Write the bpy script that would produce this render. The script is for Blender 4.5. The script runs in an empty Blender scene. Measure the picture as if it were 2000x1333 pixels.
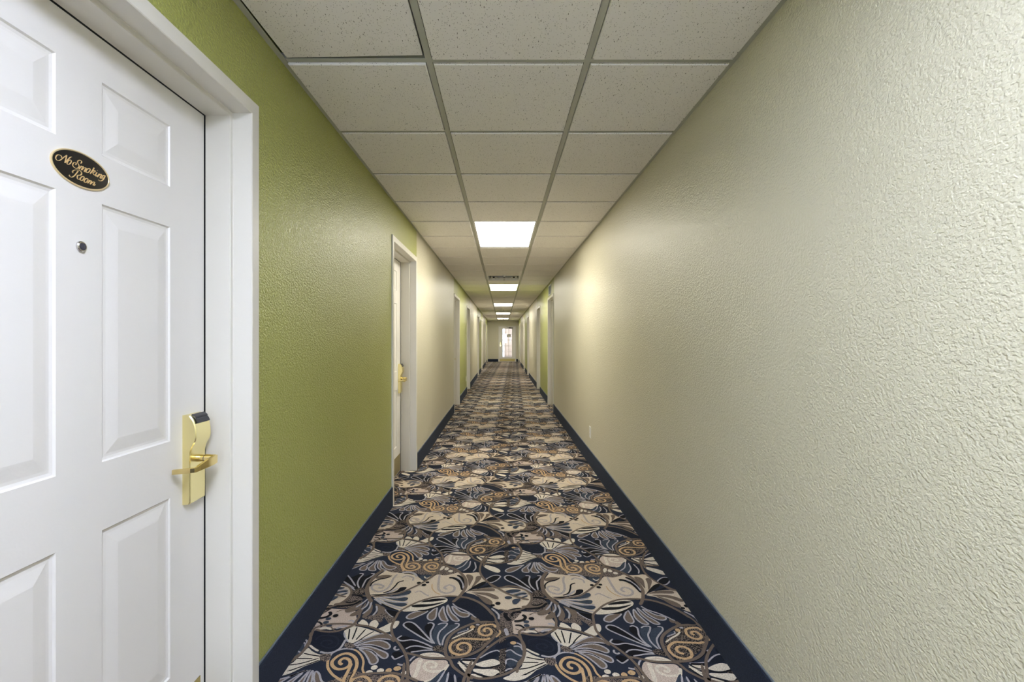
import bpy, bmesh, math, random
import numpy as np
from mathutils import Vector, Matrix

random.seed(7)
C = bpy.context.scene.collection

# ------------------------------------------------------------------ measures
F = 917.0            # focal length in px of the 2000 px frame
VX, VY = 981.5, 663.0
CAMZ = 1.285
XL, XR = -0.851, 0.897
CEIL = CAMZ + 1.071
YEND, YBACK = 26.85, -7.0
ROW0 = 1.803         # depth of a cross bar of the ceiling grid
TILE = 0.6096
BAR_L, BAR_R = -0.2825, 0.3271

# ------------------------------------------------------------------ helpers
def tag(o, label=None, cat=None, group=None, kind=None):
    if label: o['label'] = label
    if cat: o['category'] = cat
    if group: o['group'] = group
    if kind: o['kind'] = kind
    return o

def empty(name, loc=(0, 0, 0), rz=0.0, parent=None):
    o = bpy.data.objects.new(name, None)
    o.empty_display_size = 0.05
    C.objects.link(o)
    o.location = loc
    o.rotation_euler = (0, 0, rz)
    if parent: o.parent = parent
    return o

def copy_tree(o, parent=None):
    c = o.copy(); C.objects.link(c)
    if parent: c.parent = parent
    for ch in list(o.children):
        copy_tree(ch, c)
    return c

class MB:
    """collects geometry and links it as ONE mesh object"""
    def __init__(self):
        self.v = []; self.f = []; self.m = []; self.cur = 0
    def mat(self, i): self.cur = i; return self
    def poly(self, pts):
        b = len(self.v); self.v += [tuple(p) for p in pts]
        self.f.append(tuple(range(b, b + len(pts)))); self.m.append(self.cur)
    def box(self, a, b):
        x0, x1 = sorted((a[0], b[0])); y0, y1 = sorted((a[1], b[1])); z0, z1 = sorted((a[2], b[2]))
        s = len(self.v)
        self.v += [(x0,y0,z0),(x1,y0,z0),(x1,y1,z0),(x0,y1,z0),(x0,y0,z1),(x1,y0,z1),(x1,y1,z1),(x0,y1,z1)]
        for q in ((0,3,2,1),(4,5,6,7),(0,1,5,4),(1,2,6,5),(2,3,7,6),(3,0,4,7)):
            self.f.append(tuple(s+i for i in q)); self.m.append(self.cur)
        return self
    def cyl(self, c, r, h, axis='x', n=32, r2=None):
        """cylinder / cone from c along +axis by h"""
        r2 = r if r2 is None else r2
        s = len(self.v)
        for k, (rr, t) in enumerate(((r, 0), (r2, h))):
            for i in range(n):
                a = 2*math.pi*i/n; u, w = rr*math.cos(a), rr*math.sin(a)
                if axis == 'x': p = (c[0]+t, c[1]+u, c[2]+w)
                elif axis == 'y': p = (c[0]+w, c[1]+t, c[2]+u)
                else: p = (c[0]+u, c[1]+w, c[2]+t)
                self.v.append(p)
        for i in range(n):
            j = (i+1) % n
            self.f.append((s+i, s+j, s+n+j, s+n+i)); self.m.append(self.cur)
        self.f.append(tuple(s+i for i in range(n-1, -1, -1))); self.m.append(self.cur)
        self.f.append(tuple(s+n+i for i in range(n))); self.m.append(self.cur)
        return self
    def loft(self, rings, closed=True, caps=True):
        s = len(self.v); n = len(rings[0])
        for r in rings: self.v += [tuple(p) for p in r]
        for k in range(len(rings)-1):
            for i in range(n if closed else n-1):
                j = (i+1) % n
                self.f.append((s+k*n+i, s+k*n+j, s+(k+1)*n+j, s+(k+1)*n+i)); self.m.append(self.cur)
        if caps:
            self.f.append(tuple(s+i for i in range(n-1, -1, -1))); self.m.append(self.cur)
            e = s+(len(rings)-1)*n
            self.f.append(tuple(e+i for i in range(n))); self.m.append(self.cur)
        return self
    def build(self, name, mats, parent=None, bevel=0, smooth=False, seg=2, fix=True):
        me = bpy.data.meshes.new(name)
        me.from_pydata(self.v, [], self.f)
        mats = mats if isinstance(mats, (list, tuple)) else [mats]
        for m in mats: me.materials.append(m)
        me.polygons.foreach_set('material_index', self.m)
        if fix:
            bm = bmesh.new(); bm.from_mesh(me)
            bmesh.ops.recalc_face_normals(bm, faces=bm.faces)
            bm.to_mesh(me); bm.free()
        if smooth:
            me.polygons.foreach_set('use_smooth', [True]*len(me.polygons))
            me.set_sharp_from_angle(angle=math.radians(38))
        me.update()
        o = bpy.data.objects.new(name, me); C.objects.link(o)
        if parent: o.parent = parent
        if bevel:
            b = o.modifiers.new('bevel', 'BEVEL'); b.width = bevel; b.segments = seg; b.limit_method = 'ANGLE'
            b.angle_limit = math.radians(40); b.harden_normals = False
        return o

# ------------------------------------------------------------------ materials
def new_mat(name):
    m = bpy.data.materials.new(name); m.use_nodes = True
    nt = m.node_tree; return m, nt, nt.nodes['Principled BSDF']

def N(nt, t, **kw):
    n = nt.nodes.new(t)
    for k, v in kw.items():
        if k in n.inputs: n.inputs[k].default_value = v
        else: setattr(n, k, v)
    return n

def plain(name, col, rough=0.5, metal=0.0, spec=0.5, bump=0, bscale=200, var=0.0):
    m, nt, b = new_mat(name)
    b.inputs['Base Color'].default_value = (*col, 1)
    b.inputs['Roughness'].default_value = rough
    b.inputs['Metallic'].default_value = metal
    b.inputs['Specular IOR Level'].default_value = spec
    tc = N(nt, 'ShaderNodeTexCoord')
    if bump:
        no = N(nt, 'ShaderNodeTexNoise', Scale=bscale, Detail=3.0)
        nt.links.new(tc.outputs['Object'], no.inputs['Vector'])
        bp = N(nt, 'ShaderNodeBump', Strength=1.0, Distance=bump)
        nt.links.new(no.outputs['Fac'], bp.inputs['Height'])
        nt.links.new(bp.outputs['Normal'], b.inputs['Normal'])
    if var:
        no = N(nt, 'ShaderNodeTexNoise', Scale=6.0, Detail=4.0)
        nt.links.new(tc.outputs['Object'], no.inputs['Vector'])
        mr = N(nt, 'ShaderNodeMapRange'); mr.inputs['To Min'].default_value = 1-var; mr.inputs['To Max'].default_value = 1+var
        nt.links.new(no.outputs['Fac'], mr.inputs['Value'])
        mx = N(nt, 'ShaderNodeVectorMath', operation='SCALE'); mx.inputs[0].default_value = col
        nt.links.new(mr.outputs['Result'], mx.inputs['Scale'])
        nt.links.new(mx.outputs['Vector'], b.inputs['Base Color'])
    return m

def wall_mat(name, col, dist=0.0013, rough=0.36):
    """rolled knock-down texture under satin paint"""
    m, nt, b = new_mat(name)
    tc = N(nt, 'ShaderNodeTexCoord')
    mp = N(nt, 'ShaderNodeMapping'); nt.links.new(tc.outputs['Object'], mp.inputs['Vector'])
    mp.inputs['Scale'].default_value = (1, 0.85, 1.0)
    n1 = N(nt, 'ShaderNodeTexNoise', Scale=150.0, Detail=1.6, Roughness=0.5, Distortion=0.1)
    nt.links.new(mp.outputs['Vector'], n1.inputs['Vector'])
    n2 = N(nt, 'ShaderNodeTexNoise', Scale=48.0, Detail=3.0)
    nt.links.new(mp.outputs['Vector'], n2.inputs['Vector'])
    r1 = N(nt, 'ShaderNodeMapRange', interpolation_type='SMOOTHSTEP')
    r1.inputs['From Min'].default_value = 0.30; r1.inputs['From Max'].default_value = 0.70
    nt.links.new(n1.outputs['Fac'], r1.inputs['Value'])
    ad = N(nt, 'ShaderNodeMath', operation='MULTIPLY_ADD'); ad.inputs[1].default_value = 0.5
    nt.links.new(n2.outputs['Fac'], ad.inputs[0]); nt.links.new(r1.outputs['Result'], ad.inputs[2])
    bp = N(nt, 'ShaderNodeBump', Strength=1.0, Distance=dist)
    nt.links.new(ad.outputs[0], bp.inputs['Height']); nt.links.new(bp.outputs['Normal'], b.inputs['Normal'])
    n3 = N(nt, 'ShaderNodeTexNoise', Scale=1.3, Detail=3.0); nt.links.new(tc.outputs['Object'], n3.inputs['Vector'])
    mr = N(nt, 'ShaderNodeMapRange'); mr.inputs['To Min'].default_value = 0.95; mr.inputs['To Max'].default_value = 1.04
    nt.links.new(n3.outputs['Fac'], mr.inputs['Value'])
    mx = N(nt, 'ShaderNodeVectorMath', operation='SCALE'); mx.inputs[0].default_value = col
    nt.links.new(mr.outputs['Result'], mx.inputs['Scale']); nt.links.new(mx.outputs['Vector'], b.inputs['Base Color'])
    b.inputs['Roughness'].default_value = 0.30
    b.inputs['Specular IOR Level'].default_value = 0.5
    return m

def carpet_mat(name, col, col2=None, thr=0.5):
    """cut pile: tuft-sized colour grain; col2 mixes in a second yarn as speckle"""
    m, nt, b = new_mat(name)
    tc = N(nt, 'ShaderNodeTexCoord')
    no = N(nt, 'ShaderNodeTexNoise', Scale=330.0, Detail=2.0); nt.links.new(tc.outputs['Object'], no.inputs['Vector'])
    mr = N(nt, 'ShaderNodeMapRange'); mr.inputs['From Min'].default_value = 0.25; mr.inputs['From Max'].default_value = 0.75
    mr.inputs['To Min'].default_value = 0.62; mr.inputs['To Max'].default_value = 1.38
    nt.links.new(no.outputs['Fac'], mr.inputs['Value'])
    mx = N(nt, 'ShaderNodeVectorMath', operation='SCALE'); mx.inputs[0].default_value = col
    nt.links.new(mr.outputs['Result'], mx.inputs['Scale'])
    out = mx.outputs['Vector']
    if col2:
        n2 = N(nt, 'ShaderNodeTexNoise', Scale=210.0, Detail=1.0); nt.links.new(tc.outputs['Object'], n2.inputs['Vector'])
        st = N(nt, 'ShaderNodeMapRange'); st.inputs['From Min'].default_value = thr-0.03; st.inputs['From Max'].default_value = thr+0.03
        nt.links.new(n2.outputs['Fac'], st.inputs['Value'])
        mm = N(nt, 'ShaderNodeMix', data_type='RGBA'); mm.inputs[7].default_value = (*col2, 1)
        nt.links.new(st.outputs['Result'], mm.inputs[0]); nt.links.new(out, mm.inputs[6]); out = mm.outputs[2]
    nt.links.new(out, b.inputs['Base Color'])
    bp = N(nt, 'ShaderNodeBump', Strength=0.8, Distance=0.002)
    nt.links.new(no.outputs['Fac'], bp.inputs['Height']); nt.links.new(bp.outputs['Normal'], b.inputs['Normal'])
    b.inputs['Roughness'].default_value = 0.9
    b.inputs['Specular IOR Level'].default_value = 0.06
    b.inputs['Sheen Weight'].default_value = 0.03
    b.inputs['Sheen Roughness'].default_value = 0.5
    return m

def tile_mat():
    """fissured mineral fibre tile: short dark pores"""
    m, nt, b = new_mat('mineral_fibre_tile')
    tc = N(nt, 'ShaderNodeTexCoord')
    def pores(scale, rot, thr, stretch):
        mp = N(nt, 'ShaderNodeMapping'); mp.inputs['Rotation'].default_value = (0, 0, rot)
        mp.inputs['Scale'].default_value = (1, stretch, 1)
        nt.links.new(tc.outputs['Object'], mp.inputs['Vector'])
        v = N(nt, 'ShaderNodeTexVoronoi', Scale=scale); v.inputs['Randomness'].default_value = 1.0
        nt.links.new(mp.outputs['Vector'], v.inputs['Vector'])
        s = N(nt, 'ShaderNodeMapRange'); s.inputs['From Min'].default_value = thr; s.inputs['From Max'].default_value = thr+0.05
        nt.links.new(v.outputs['Distance'], s.inputs['Value'])
        # only some cells carry a pore
        g = N(nt, 'ShaderNodeSeparateColor'); nt.links.new(v.outputs['Color'], g.inputs[0])
        c = N(nt, 'ShaderNodeMath', operation='GREATER_THAN'); c.inputs[1].default_value = 0.55
        nt.links.new(g.outputs[0], c.inputs[0])
        mxm = N(nt, 'ShaderNodeMath', operation='MAXIMUM')
        nt.links.new(s.outputs['Result'], mxm.inputs[0]); nt.links.new(c.outputs[0], mxm.inputs[1])
        return mxm.outputs[0]
    a = pores(92, 0.5, 0.088, 0.30); c = pores(86, -0.9, 0.082, 0.28); d = pores(190, 0.2, 0.17, 0.8)
    m1 = N(nt, 'ShaderNodeMath', operation='MINIMUM'); nt.links.new(a, m1.inputs[0]); nt.links.new(c, m1.inputs[1])
    m2 = N(nt, 'ShaderNodeMath', operation='MINIMUM'); nt.links.new(m1.outputs[0], m2.inputs[0]); nt.links.new(d, m2.inputs[1])
    mx = N(nt, 'ShaderNodeMix', data_type='RGBA')
    mx.inputs[6].default_value = (0.20, 0.185, 0.17, 1); mx.inputs[7].default_value = (0.90, 0.87, 0.86, 1)
    nt.links.new(m2.outputs[0], mx.inputs[0]); nt.links.new(mx.outputs[2], b.inputs['Base Color'])
    no = N(nt, 'ShaderNodeTexNoise', Scale=260.0, Detail=2.0); nt.links.new(tc.outputs['Object'], no.inputs['Vector'])
    ad = N(nt, 'ShaderNodeMath', operation='MULTIPLY_ADD'); ad.inputs[1].default_value = 0.3
    nt.links.new(no.outputs['Fac'], ad.inputs[0]); nt.links.new(m2.outputs[0], ad.inputs[2])
    bp = N(nt, 'ShaderNodeBump', Strength=0.7, Distance=0.0015)
    nt.links.new(ad.outputs[0], bp.inputs['Height']); nt.links.new(bp.outputs['Normal'], b.inputs['Normal'])
    b.inputs['Roughness'].default_value = 0.9; b.inputs['Specular IOR Level'].default_value = 0.2
    return m

RIMM = plain('pale_gold_rim', (0.90, 0.74, 0.45), 0.35, metal=0.6)

def emis(name, col, strength):
    m, nt, b = new_mat(name)
    b.inputs['Base Color'].default_value = (0.8, 0.8, 0.8, 1)
    b.inputs['Emission Color'].default_value = (*col, 1)
    b.inputs['Emission Strength'].default_value = strength
    tc = N(nt, 'ShaderNodeTexCoord')           # prismatic lens of the troffer
    v = N(nt, 'ShaderNodeTexVoronoi', Scale=90.0); nt.links.new(tc.outputs['Object'], v.inputs['Vector'])
    bp = N(nt, 'ShaderNodeBump', Strength=0.5, Distance=0.002)
    nt.links.new(v.outputs['Distance'], bp.inputs['Height']); nt.links.new(bp.outputs['Normal'], b.inputs['Normal'])
    return m

GREEN = wall_mat('green_wall_paint', (0.365, 0.385, 0.105))
CREAM = wall_mat('cream_wall_paint', (0.62, 0.585, 0.455))
WHITE = plain('white_door_paint', (0.79, 0.77, 0.74), 0.38, bump=0.0002, bscale=120)
TRIMW = plain('off_white_frame_paint', (0.69, 0.665, 0.60), 0.36, bump=0.0002, bscale=90)
BLACK = plain('black_rubber', (0.012, 0.012, 0.016), 0.6)
DARK = plain('void_shade', (0.01, 0.01, 0.01), 0.9)  # near-black colour stands in for shade inside hollow spaces
BRASS = plain('polished_brass', (0.93, 0.83, 0.44), 0.26, metal=1.0, bump=0.00005, bscale=60)
BRASS2 = plain('lever_brass', (0.82, 0.66, 0.30), 0.14, metal=1.0)
KICK = plain('kick_plate_brass', (0.50, 0.40, 0.15), 0.34, metal=1.0, bump=0.0001, bscale=40)
CHROME = plain('chrome', (0.62, 0.60, 0.58), 0.18, metal=1.0)
GLASSB = plain('dark_lens', (0.05, 0.05, 0.07), 0.05)
BLKPL = plain('gloss_black_plastic', (0.014, 0.016, 0.024), 0.30)
SIGNB = plain('black_enamel', (0.012, 0.010, 0.009), 0.35)
GOLD = plain('gold_leaf', (0.86, 0.62, 0.30), 0.42, metal=0.35)
GRID = plain('ceiling_grid_enamel', (0.47, 0.475, 0.42), 0.45, bump=0.0001, bscale=80)
GRIDX = plain('white_metal', (0.72, 0.72, 0.72), 0.4)
TILEM = tile_mat()
NAVYB = carpet_mat('navy_carpet_base', (0.021, 0.028, 0.050))
BASET = plain('blue_grey_edging', (0.11, 0.14, 0.19), 0.5)
PLAST = plain('white_plastic', (0.82, 0.82, 0.80), 0.35)
LAMP_STRENGTH = 7.0; NEAR = 1.75; DAY = 70.0; SKY = 0.6; EXPO = 1.6
# ------------------------------------------------------------------ patterned carpet
PIT = 0.907; TH = 0.0255
AV = np.array([PIT*math.cos(TH), -PIT*math.sin(TH)]); BV = np.array([PIT*math.sin(TH), PIT*math.cos(TH)])
ORG = {'A': (560, 1200), 'B': (740, 1200), 'C': (900, 1200), 'D': (620, 1090), 'E': (780, 1090), 'F': (940, 1090), 'G': (1080, 1200), 'H': (1240, 1200)}
def fl(x, y):
    d = CAMZ*F/(y-VY); return ((x-VX)*d/F, d)
def pts(s):
    """'A 10,20 30,40 B 5,6' -> floor points (one letter = a sheet of the pattern drawing)"""
    out = []; o = None
    for t in s.split():
        if t in ORG: o = ORG[t]; continue
        a, b = t.split(','); out.append(fl(o[0]+float(a)/10, o[1]+float(b)/10))
    return np.array(out)
def cr(p, k, closed):
    n = len(p); out = []
    if n < 3: return p
    for i in range(n if closed else n-1):
        if closed: a, b, c, d = p[(i-1) % n], p[i], p[(i+1) % n], p[(i+2) % n]
        else: a, b, c, d = p[max(i-1, 0)], p[i], p[i+1], p[min(i+2, n-1)]
        for j in range(k):
            t = j/k
            out.append(0.5*((2*b)+(c-a)*t+(2*a-5*b+4*c-d)*t*t+(3*b-3*c+d-a)*t**3))
    if not closed: out.append(p[-1])
    return np.array(out)
YARN = ['navy', 'black', 'taupe', 'lilac', 'cream', 'gold', 'beige', 'slate', 'speck', 'mauve', 'pink', 'dnavy', 'specd', 'shade']
SH = []                                   # (kind, pts, width, yarn)
def R(y, s): SH.append(('r', pts(s), 0, y))                      # filled shape
def S(y, w, s): SH.append(('s', pts(s), w, y))                   # stroke
def O(y, s, w=0.0075, oy='lilac'): R(y, s); SH.append(('o', pts(s), w, oy))   # filled and outlined
def DT(y, s, rx=0.012, ry=0.011):
    for c in pts(s):
        SH.append(('r', np.array([(c[0]+rx*math.cos(a), c[1]+ry*math.sin(a)) for a in np.linspace(0, 2*math.pi, 9)[:-1]]), 0, y))

# grounds
R('beige', 'D 1010,620 1030,520 1130,400 1280,290 1390,240 1560,290 1650,300 E 100,290 280,310 400,400 500,460 620,400 740,330 900,345 1120,290 1230,300 1400,300 1560,290 1640,400 1700,490 1500,560 1350,640 1240,700 1140,765 900,770 600,800 300,900 60,1030 D 1600,1040 1400,980 1250,900 1100,780 1030,720')
R('beige', 'E 1300,680 1500,610 1830,585 F 350,600 480,585 700,600 870,650 960,760 950,880 830,980 600,1030 480,1050 350,1020 230,970 E 1750,900 1600,800 1450,720')
R('pink', 'F 560,1040 760,1050 1000,1060 1150,1060 1300,1100 C 1750,60 1850,180 1890,320 1500,350 1150,390 1020,370 985,200 F 600,1240')
R('speck', 'D 1040,1130 1200,1080 1310,1000 1400,1080 1500,1190 1480,1300 E -200,1300 A 1900,60 1850,160 1700,120 1500,90')
R('speck', 'E 0,110 150,60 400,90 700,90 790,140 900,160 1100,240 1130,290 900,345 740,325 600,340 420,330 300,300 100,280 -100,290 -250,250 -270,180 -120,140')
R('speck', 'F 400,1080 520,1040 780,1040 760,1100 620,1240 C 1000,150 1020,380 850,420 760,300 760,120 F 330,1180')
R('speck', 'F 960,760 1100,760 1270,860 1290,960 1180,1030 980,1040 860,1020 900,960 980,880')
R('specd', 'C 740,250 860,240 870,450 890,700 880,900 860,1180 740,1190 740,900 760,650 740,450')
R('specd', 'C 540,1040 760,1010 780,1120 700,1090')
R('cream', 'C 1280,740 1400,800 1560,860 1700,885 1720,960 1600,1040 1350,1160 1150,1220 950,1210 1050,1130 1180,1040 1210,960 1250,870')
R('cream', 'A 1120,340 1200,290 1300,240 1450,260 1600,300 1830,390 1600,450 1400,520 1290,570 1200,550 1130,460')
# cream tips over the speckle
R('cream', 'A 1400,190 1430,150 1480,110 1560,150 1590,225')
R('cream', 'A 1610,235 1650,150 1740,120 1795,200 1720,290')
R('cream', 'A 1780,305 1900,240 2050,170 2090,250 2020,340 1900,360')
R('cream', 'B 330,140 400,150 370,230 290,290 280,200')
for s in ('A 1230,290 1215,400 1205,500', 'A 1375,260 1330,380 1280,500', 'A 1540,300 1450,400 1350,510', 'A 1710,340 1560,420 1400,530',
          'C 1270,845 1450,880 1640,905', 'C 1200,950 1360,950 1520,955', 'C 1110,1085 1350,1050 1640,945', 'C 880,1240 1150,1220 1350,1140 1500,1070 1680,980'):
    S('black', 0.006, s)
S('lilac', 0.007, 'A 1120,360 1140,460 1200,550')
# round dark leaf
R('dnavy', 'A 550,350 700,370 850,390 1000,375 1100,430 1150,520 1100,620 1010,690 880,735 750,735 600,680 470,600 500,470')
S('shade', 0.008, 'A 560,520 640,440 820,420 980,470 1010,570 930,650 780,660 670,600 720,530 850,520 890,570 800,600')
S('lilac', 0.010, 'A 1150,500 1090,610 1020,690 900,750 760,765 650,740')
S('cream', 0.010, 'A 450,610 520,670 620,730')
# gold spiral and its tails
S('gold', 0.0135, 'A 1100,1600 1180,1420 1240,1270 1310,1150 1370,1000 1340,860 1200,775 1040,805 910,900 885,990 960,1070 1080,1080 1200,1030 1240,950 1200,885 1110,870 1040,920 1040,970 1090,990')
S('gold', 0.0085, 'A 1520,1180 1480,1080 1500,950 1470,840 1390,740 1290,690')
S('gold', 0.0105, 'A 810,880 800,1040 880,1170 980,1250 1080,1310')
S('lilac', 0.009, 'A 820,900 870,790 960,730 1080,690 1200,680 1320,700')
S('gold', 0.0125, 'E 110,-10 80,60 45,130 60,205 150,250 280,250 380,205 390,150 330,112 230,105 150,140 145,185 200,212 270,205 300,178 250,152 215,172')
S('gold', 0.0125, 'E 740,262 620,278 520,240 485,180 530,120 630,97 730,112 765,160 720,212 640,222 575,198 575,162 640,146 700,166 675,195')
S('black', 0.004, 'E 150,60 110,130 110,200 180,232 290,225')
# fan of five taupe petals
O('taupe', 'F 1000,85 800,150 560,200 470,260 560,290 700,235 850,135')
O('taupe', 'F 965,110 850,190 800,230 815,280 920,290 930,240 905,200')
O('taupe', 'F 1030,90 990,190 965,240 1010,290 1130,292 1060,210 1040,120')
O('taupe', 'F 1070,90 1100,190 1150,245 1270,300 1330,290 1200,235 1130,150')
O('taupe', 'F 1120,100 1165,165 1300,250 1430,275 1490,225 1300,190 1190,120')
# four petals to the right
O('taupe', 'A 1310,600 1500,500 1750,410 1900,390 2050,430 2110,510 1900,490 1700,500 1450,560')
O('taupe', 'A 1330,625 1600,545 1800,520 1950,560 2020,640 1950,690 1800,640 1600,600')
O('taupe', 'A 1360,655 1600,640 1800,700 1960,775 1960,850 1880,870 1750,780 1600,690')
O('taupe', 'A 1420,680 1600,720 1720,800 1780,900 1740,970 1640,980 1590,880 1520,770')
for s in ('A 1350,610 1600,520 1830,505 2000,540', 'A 1400,640 1620,620 1800,655 1900,700', 'A 1500,700 1650,720 1750,800'):
    S('black', 0.0045, s)
R('speck', 'A 1140,580 1230,560 1310,600 1320,660 1220,680 1130,650')
R('speck', 'A 650,810 760,780 870,800 840,880 760,930 660,910')
# dots
DT('cream', 'A 1710,1050', 0.013, 0.013); DT('cream', 'A 1830,1110', 0.014, 0.012); DT('cream', 'A 1610,1145', 0.014, 0.011)
DT('gold', 'B 190,1110', 0.012, 0.013); DT('gold', 'B 360,1070', 0.015, 0.013); DT('cream', 'B 490,1155', 0.011, 0.011); DT('cream', 'B 20,1110', 0.010, 0.012)
R('cream', 'E 790,250 810,200 860,165 890,180 850,230')
DT('cream', 'E 925,220', 0.012, 0.017); DT('cream', 'E 1000,265', 0.013, 0.013)
R('slate', 'E 420,350 520,335 680,345 620,400 540,430 450,440 410,400')
S('cream', 0.008, 'E 490,370 510,400 560,400 610,375')
# black palmette
R('black', 'B 1050,570 900,500 650,350 500,245 500,190 570,165 670,185 770,260 900,400 1030,540')
R('black', 'B 410,470 520,440 650,480 820,540 1050,660 1090,720 850,740 700,770 590,750 480,640 420,550')
R('black', 'B 1030,530 960,420 890,290 930,210 1010,190 1060,230 1020,350 1020,470')
R('slate', 'B 1110,580 1035,480 1060,350 1100,260 1170,205 1300,190 1330,215 1200,340 1155,480 1190,600')
R('slate', 'B 1210,590 1175,480 1230,350 1350,240 1480,205 1535,240 1390,350 1290,450 1250,590')
for s in ('B 1060,580 900,500 650,350 495,245 495,190 570,160 670,180 770,260 900,400 1050,560', 'B 450,425 360,490 460,530 650,510 850,565 1060,660',
          'B 520,690 620,642 750,630 900,660 1070,695', 'B 620,752 750,735 900,715 1080,712', 'B 950,190 1020,175 1075,210 1050,280 1010,360 1020,480 1090,590',
          'B 1150,215 1230,185 1335,190 1290,260 1190,350 1150,480 1200,620', 'B 1480,190 1560,200 1540,255 1400,350 1300,430 1255,520 1235,620'):
    S('lilac', 0.0078, s)
R('specd', 'B 1060,650 1180,620 1280,680 1270,750 1150,740 1060,720')
# left scraps of the palmette
R('black', 'B 260,770 400,740 480,820 380,860 310,880')
S('lilac', 0.007, 'B 250,820 300,885 380,865 480,815'); S('lilac', 0.009, 'B 360,980 430,1000 510,1000'); S('lilac', 0.009, 'B 330,635 300,680 340,710 400,690')
# shell
R('pink', 'B 610,1000 700,900 790,855 900,890 1100,905 1300,910 1350,980 1290,1100 1180,1200 1050,1275 900,1320 760,1300 640,1240 600,1110')
S('cream', 0.013, 'B 1360,985 1270,1100 1130,1130 970,1120 885,1045 930,960 1040,940 1120,990 1080,1050 1000,1035')
S('cream', 0.017, 'B 690,1250 750,1110 790,970 830,890'); S('cream', 0.010, 'B 1360,990 1280,1110 1150,1215 1000,1295 880,1330')
R('cream', 'B 800,805 900,770 1060,760 1210,790 1290,860 1100,860 950,845')
S('pink', 0.007, 'B 900,820 1050,800 1180,820')
S('lilac', 0.008, 'B 600,930 650,870 710,830')
# slate petals below the shell
R('slate', 'E 1010,190 1150,150 1300,60 1335,60 1220,160 1110,235'); R('slate', 'E 1110,240 1250,170 1365,80 1355,170 1280,245 1200,262')
R('dnavy', 'E 1270,272 1365,190 1395,80 1485,130 1475,230 1400,280'); R('dnavy', 'E 1490,140 1560,120 1570,280 1490,270')
for s in ('E 1340,60 1250,160 1110,228', 'E 1390,70 1360,180 1250,262', 'E 1470,90 1495,200 1440,275'): S('lilac', 0.008, s)
# pair of gold spirals on speckle inside a taupe hoop
R('specd', 'B 1370,620 1400,500 1600,350 1800,250 1950,190 C 450,180 640,190 720,280 680,400 600,500 450,610 250,720 50,810 B 1450,840 1370,760')
S('gold', 0.0125, 'C 580,480 480,505 350,500 150,490 0,490 B 1450,560 1395,620 1390,690 1440,765 1580,805 1720,770 1785,690 1770,610 1680,572 1580,590 1535,640 1555,690 1630,712')
S('gold', 0.0122, 'C 680,270 640,215 500,218 390,250 350,330 380,395 480,430 580,400 600,345 560,292 480,290 450,330 490,350')
DT('gold', 'C 225,260', 0.011, 0.012); S('cream', 0.008, 'B 1430,490 1600,410 1750,350 1850,290')
R('slate', 'B 1540,370 1620,310 1730,285 1710,330 1620,360'); S('lilac', 0.006, 'B 1530,385 1640,350 1730,320 1740,280'); DT('lilac', 'C 330,215', 0.009, 0.006)
S('gold', 0.009, 'C 750,310 770,370 730,420 680,460')
# cream fan and slate fan with the hoop between
R('cream', 'C 30,925 150,925 300,960 270,1010 180,1000 80,970'); R('cream', 'C 290,1000 400,940 600,890 720,915 765,975 650,1020 450,1045')
R('cream', 'C 260,1080 450,1085 650,1085 755,1140 700,1200 560,1225 400,1180 250,1130'); R('cream', 'C 215,1180 320,1190 430,1240 300,1250 210,1220')
R('dnavy', 'C 380,905 450,840 600,765 720,745 765,790 700,850 550,885')
S('lilac', 0.007, 'C 370,870 550,765 700,720 760,745'); S('lilac', 0.006, 'C 0,890 150,890 310,875'); S('lilac', 0.006, 'C 50,850 250,790 420,700 570,630')
S('black', 0.009, 'C 20,865 200,820 330,760 500,660'); S('black', 0.012, 'C 20,905 150,910 290,910'); S('black', 0.006, 'C 270,1035 450,1068 650,1040 760,1000'); S('black', 0.006, 'C 240,1150 430,1225 620,1235 750,1160')
for s in ('C -40,930 80,1010 180,1030', 'C -40,950 80,1060 190,1100', 'C -60,960 60,1090 150,1180'): S('cream', 0.008, s)
for s in ('C -30,920 70,1000 190,1060', 'C -60,980 0,1090 60,1170'): S('black', 0.005, s)
R('slate', 'C 900,745 980,735 1100,800 1200,850 1160,905 1000,885 890,830'); R('slate', 'C 1020,665 1120,645 1205,720 1200,810 1090,765'); R('slate', 'C 900,970 970,915 1110,950 1070,1010 960,1045')
R('dnavy', 'C 680,640 800,560 960,480 1090,470 1150,530 1030,520 900,600 960,640 820,690 700,700')
for s in ('C 870,745 970,710 1080,785 1200,835', 'C 1030,640 1110,635 1180,665 1210,720', 'C 880,990 890,910 980,888 1110,940', 'C 1090,570 1160,600 1200,650', 'C 870,1120 930,1085 1010,1075'): S('lilac', 0.0075, s)
DT('gold', 'C 1025,572', 0.013, 0.011); R('lilac', 'C 840,310 900,290 930,360 940,430 890,440')
# cream leaf under the hoop (next row up) and scraps
R('cream', 'F 30,150 150,160 300,205 375,265 320,300 200,265 80,205'); R('cream', 'F 500,125 620,95 800,95 950,40 800,120 640,145')
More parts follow.
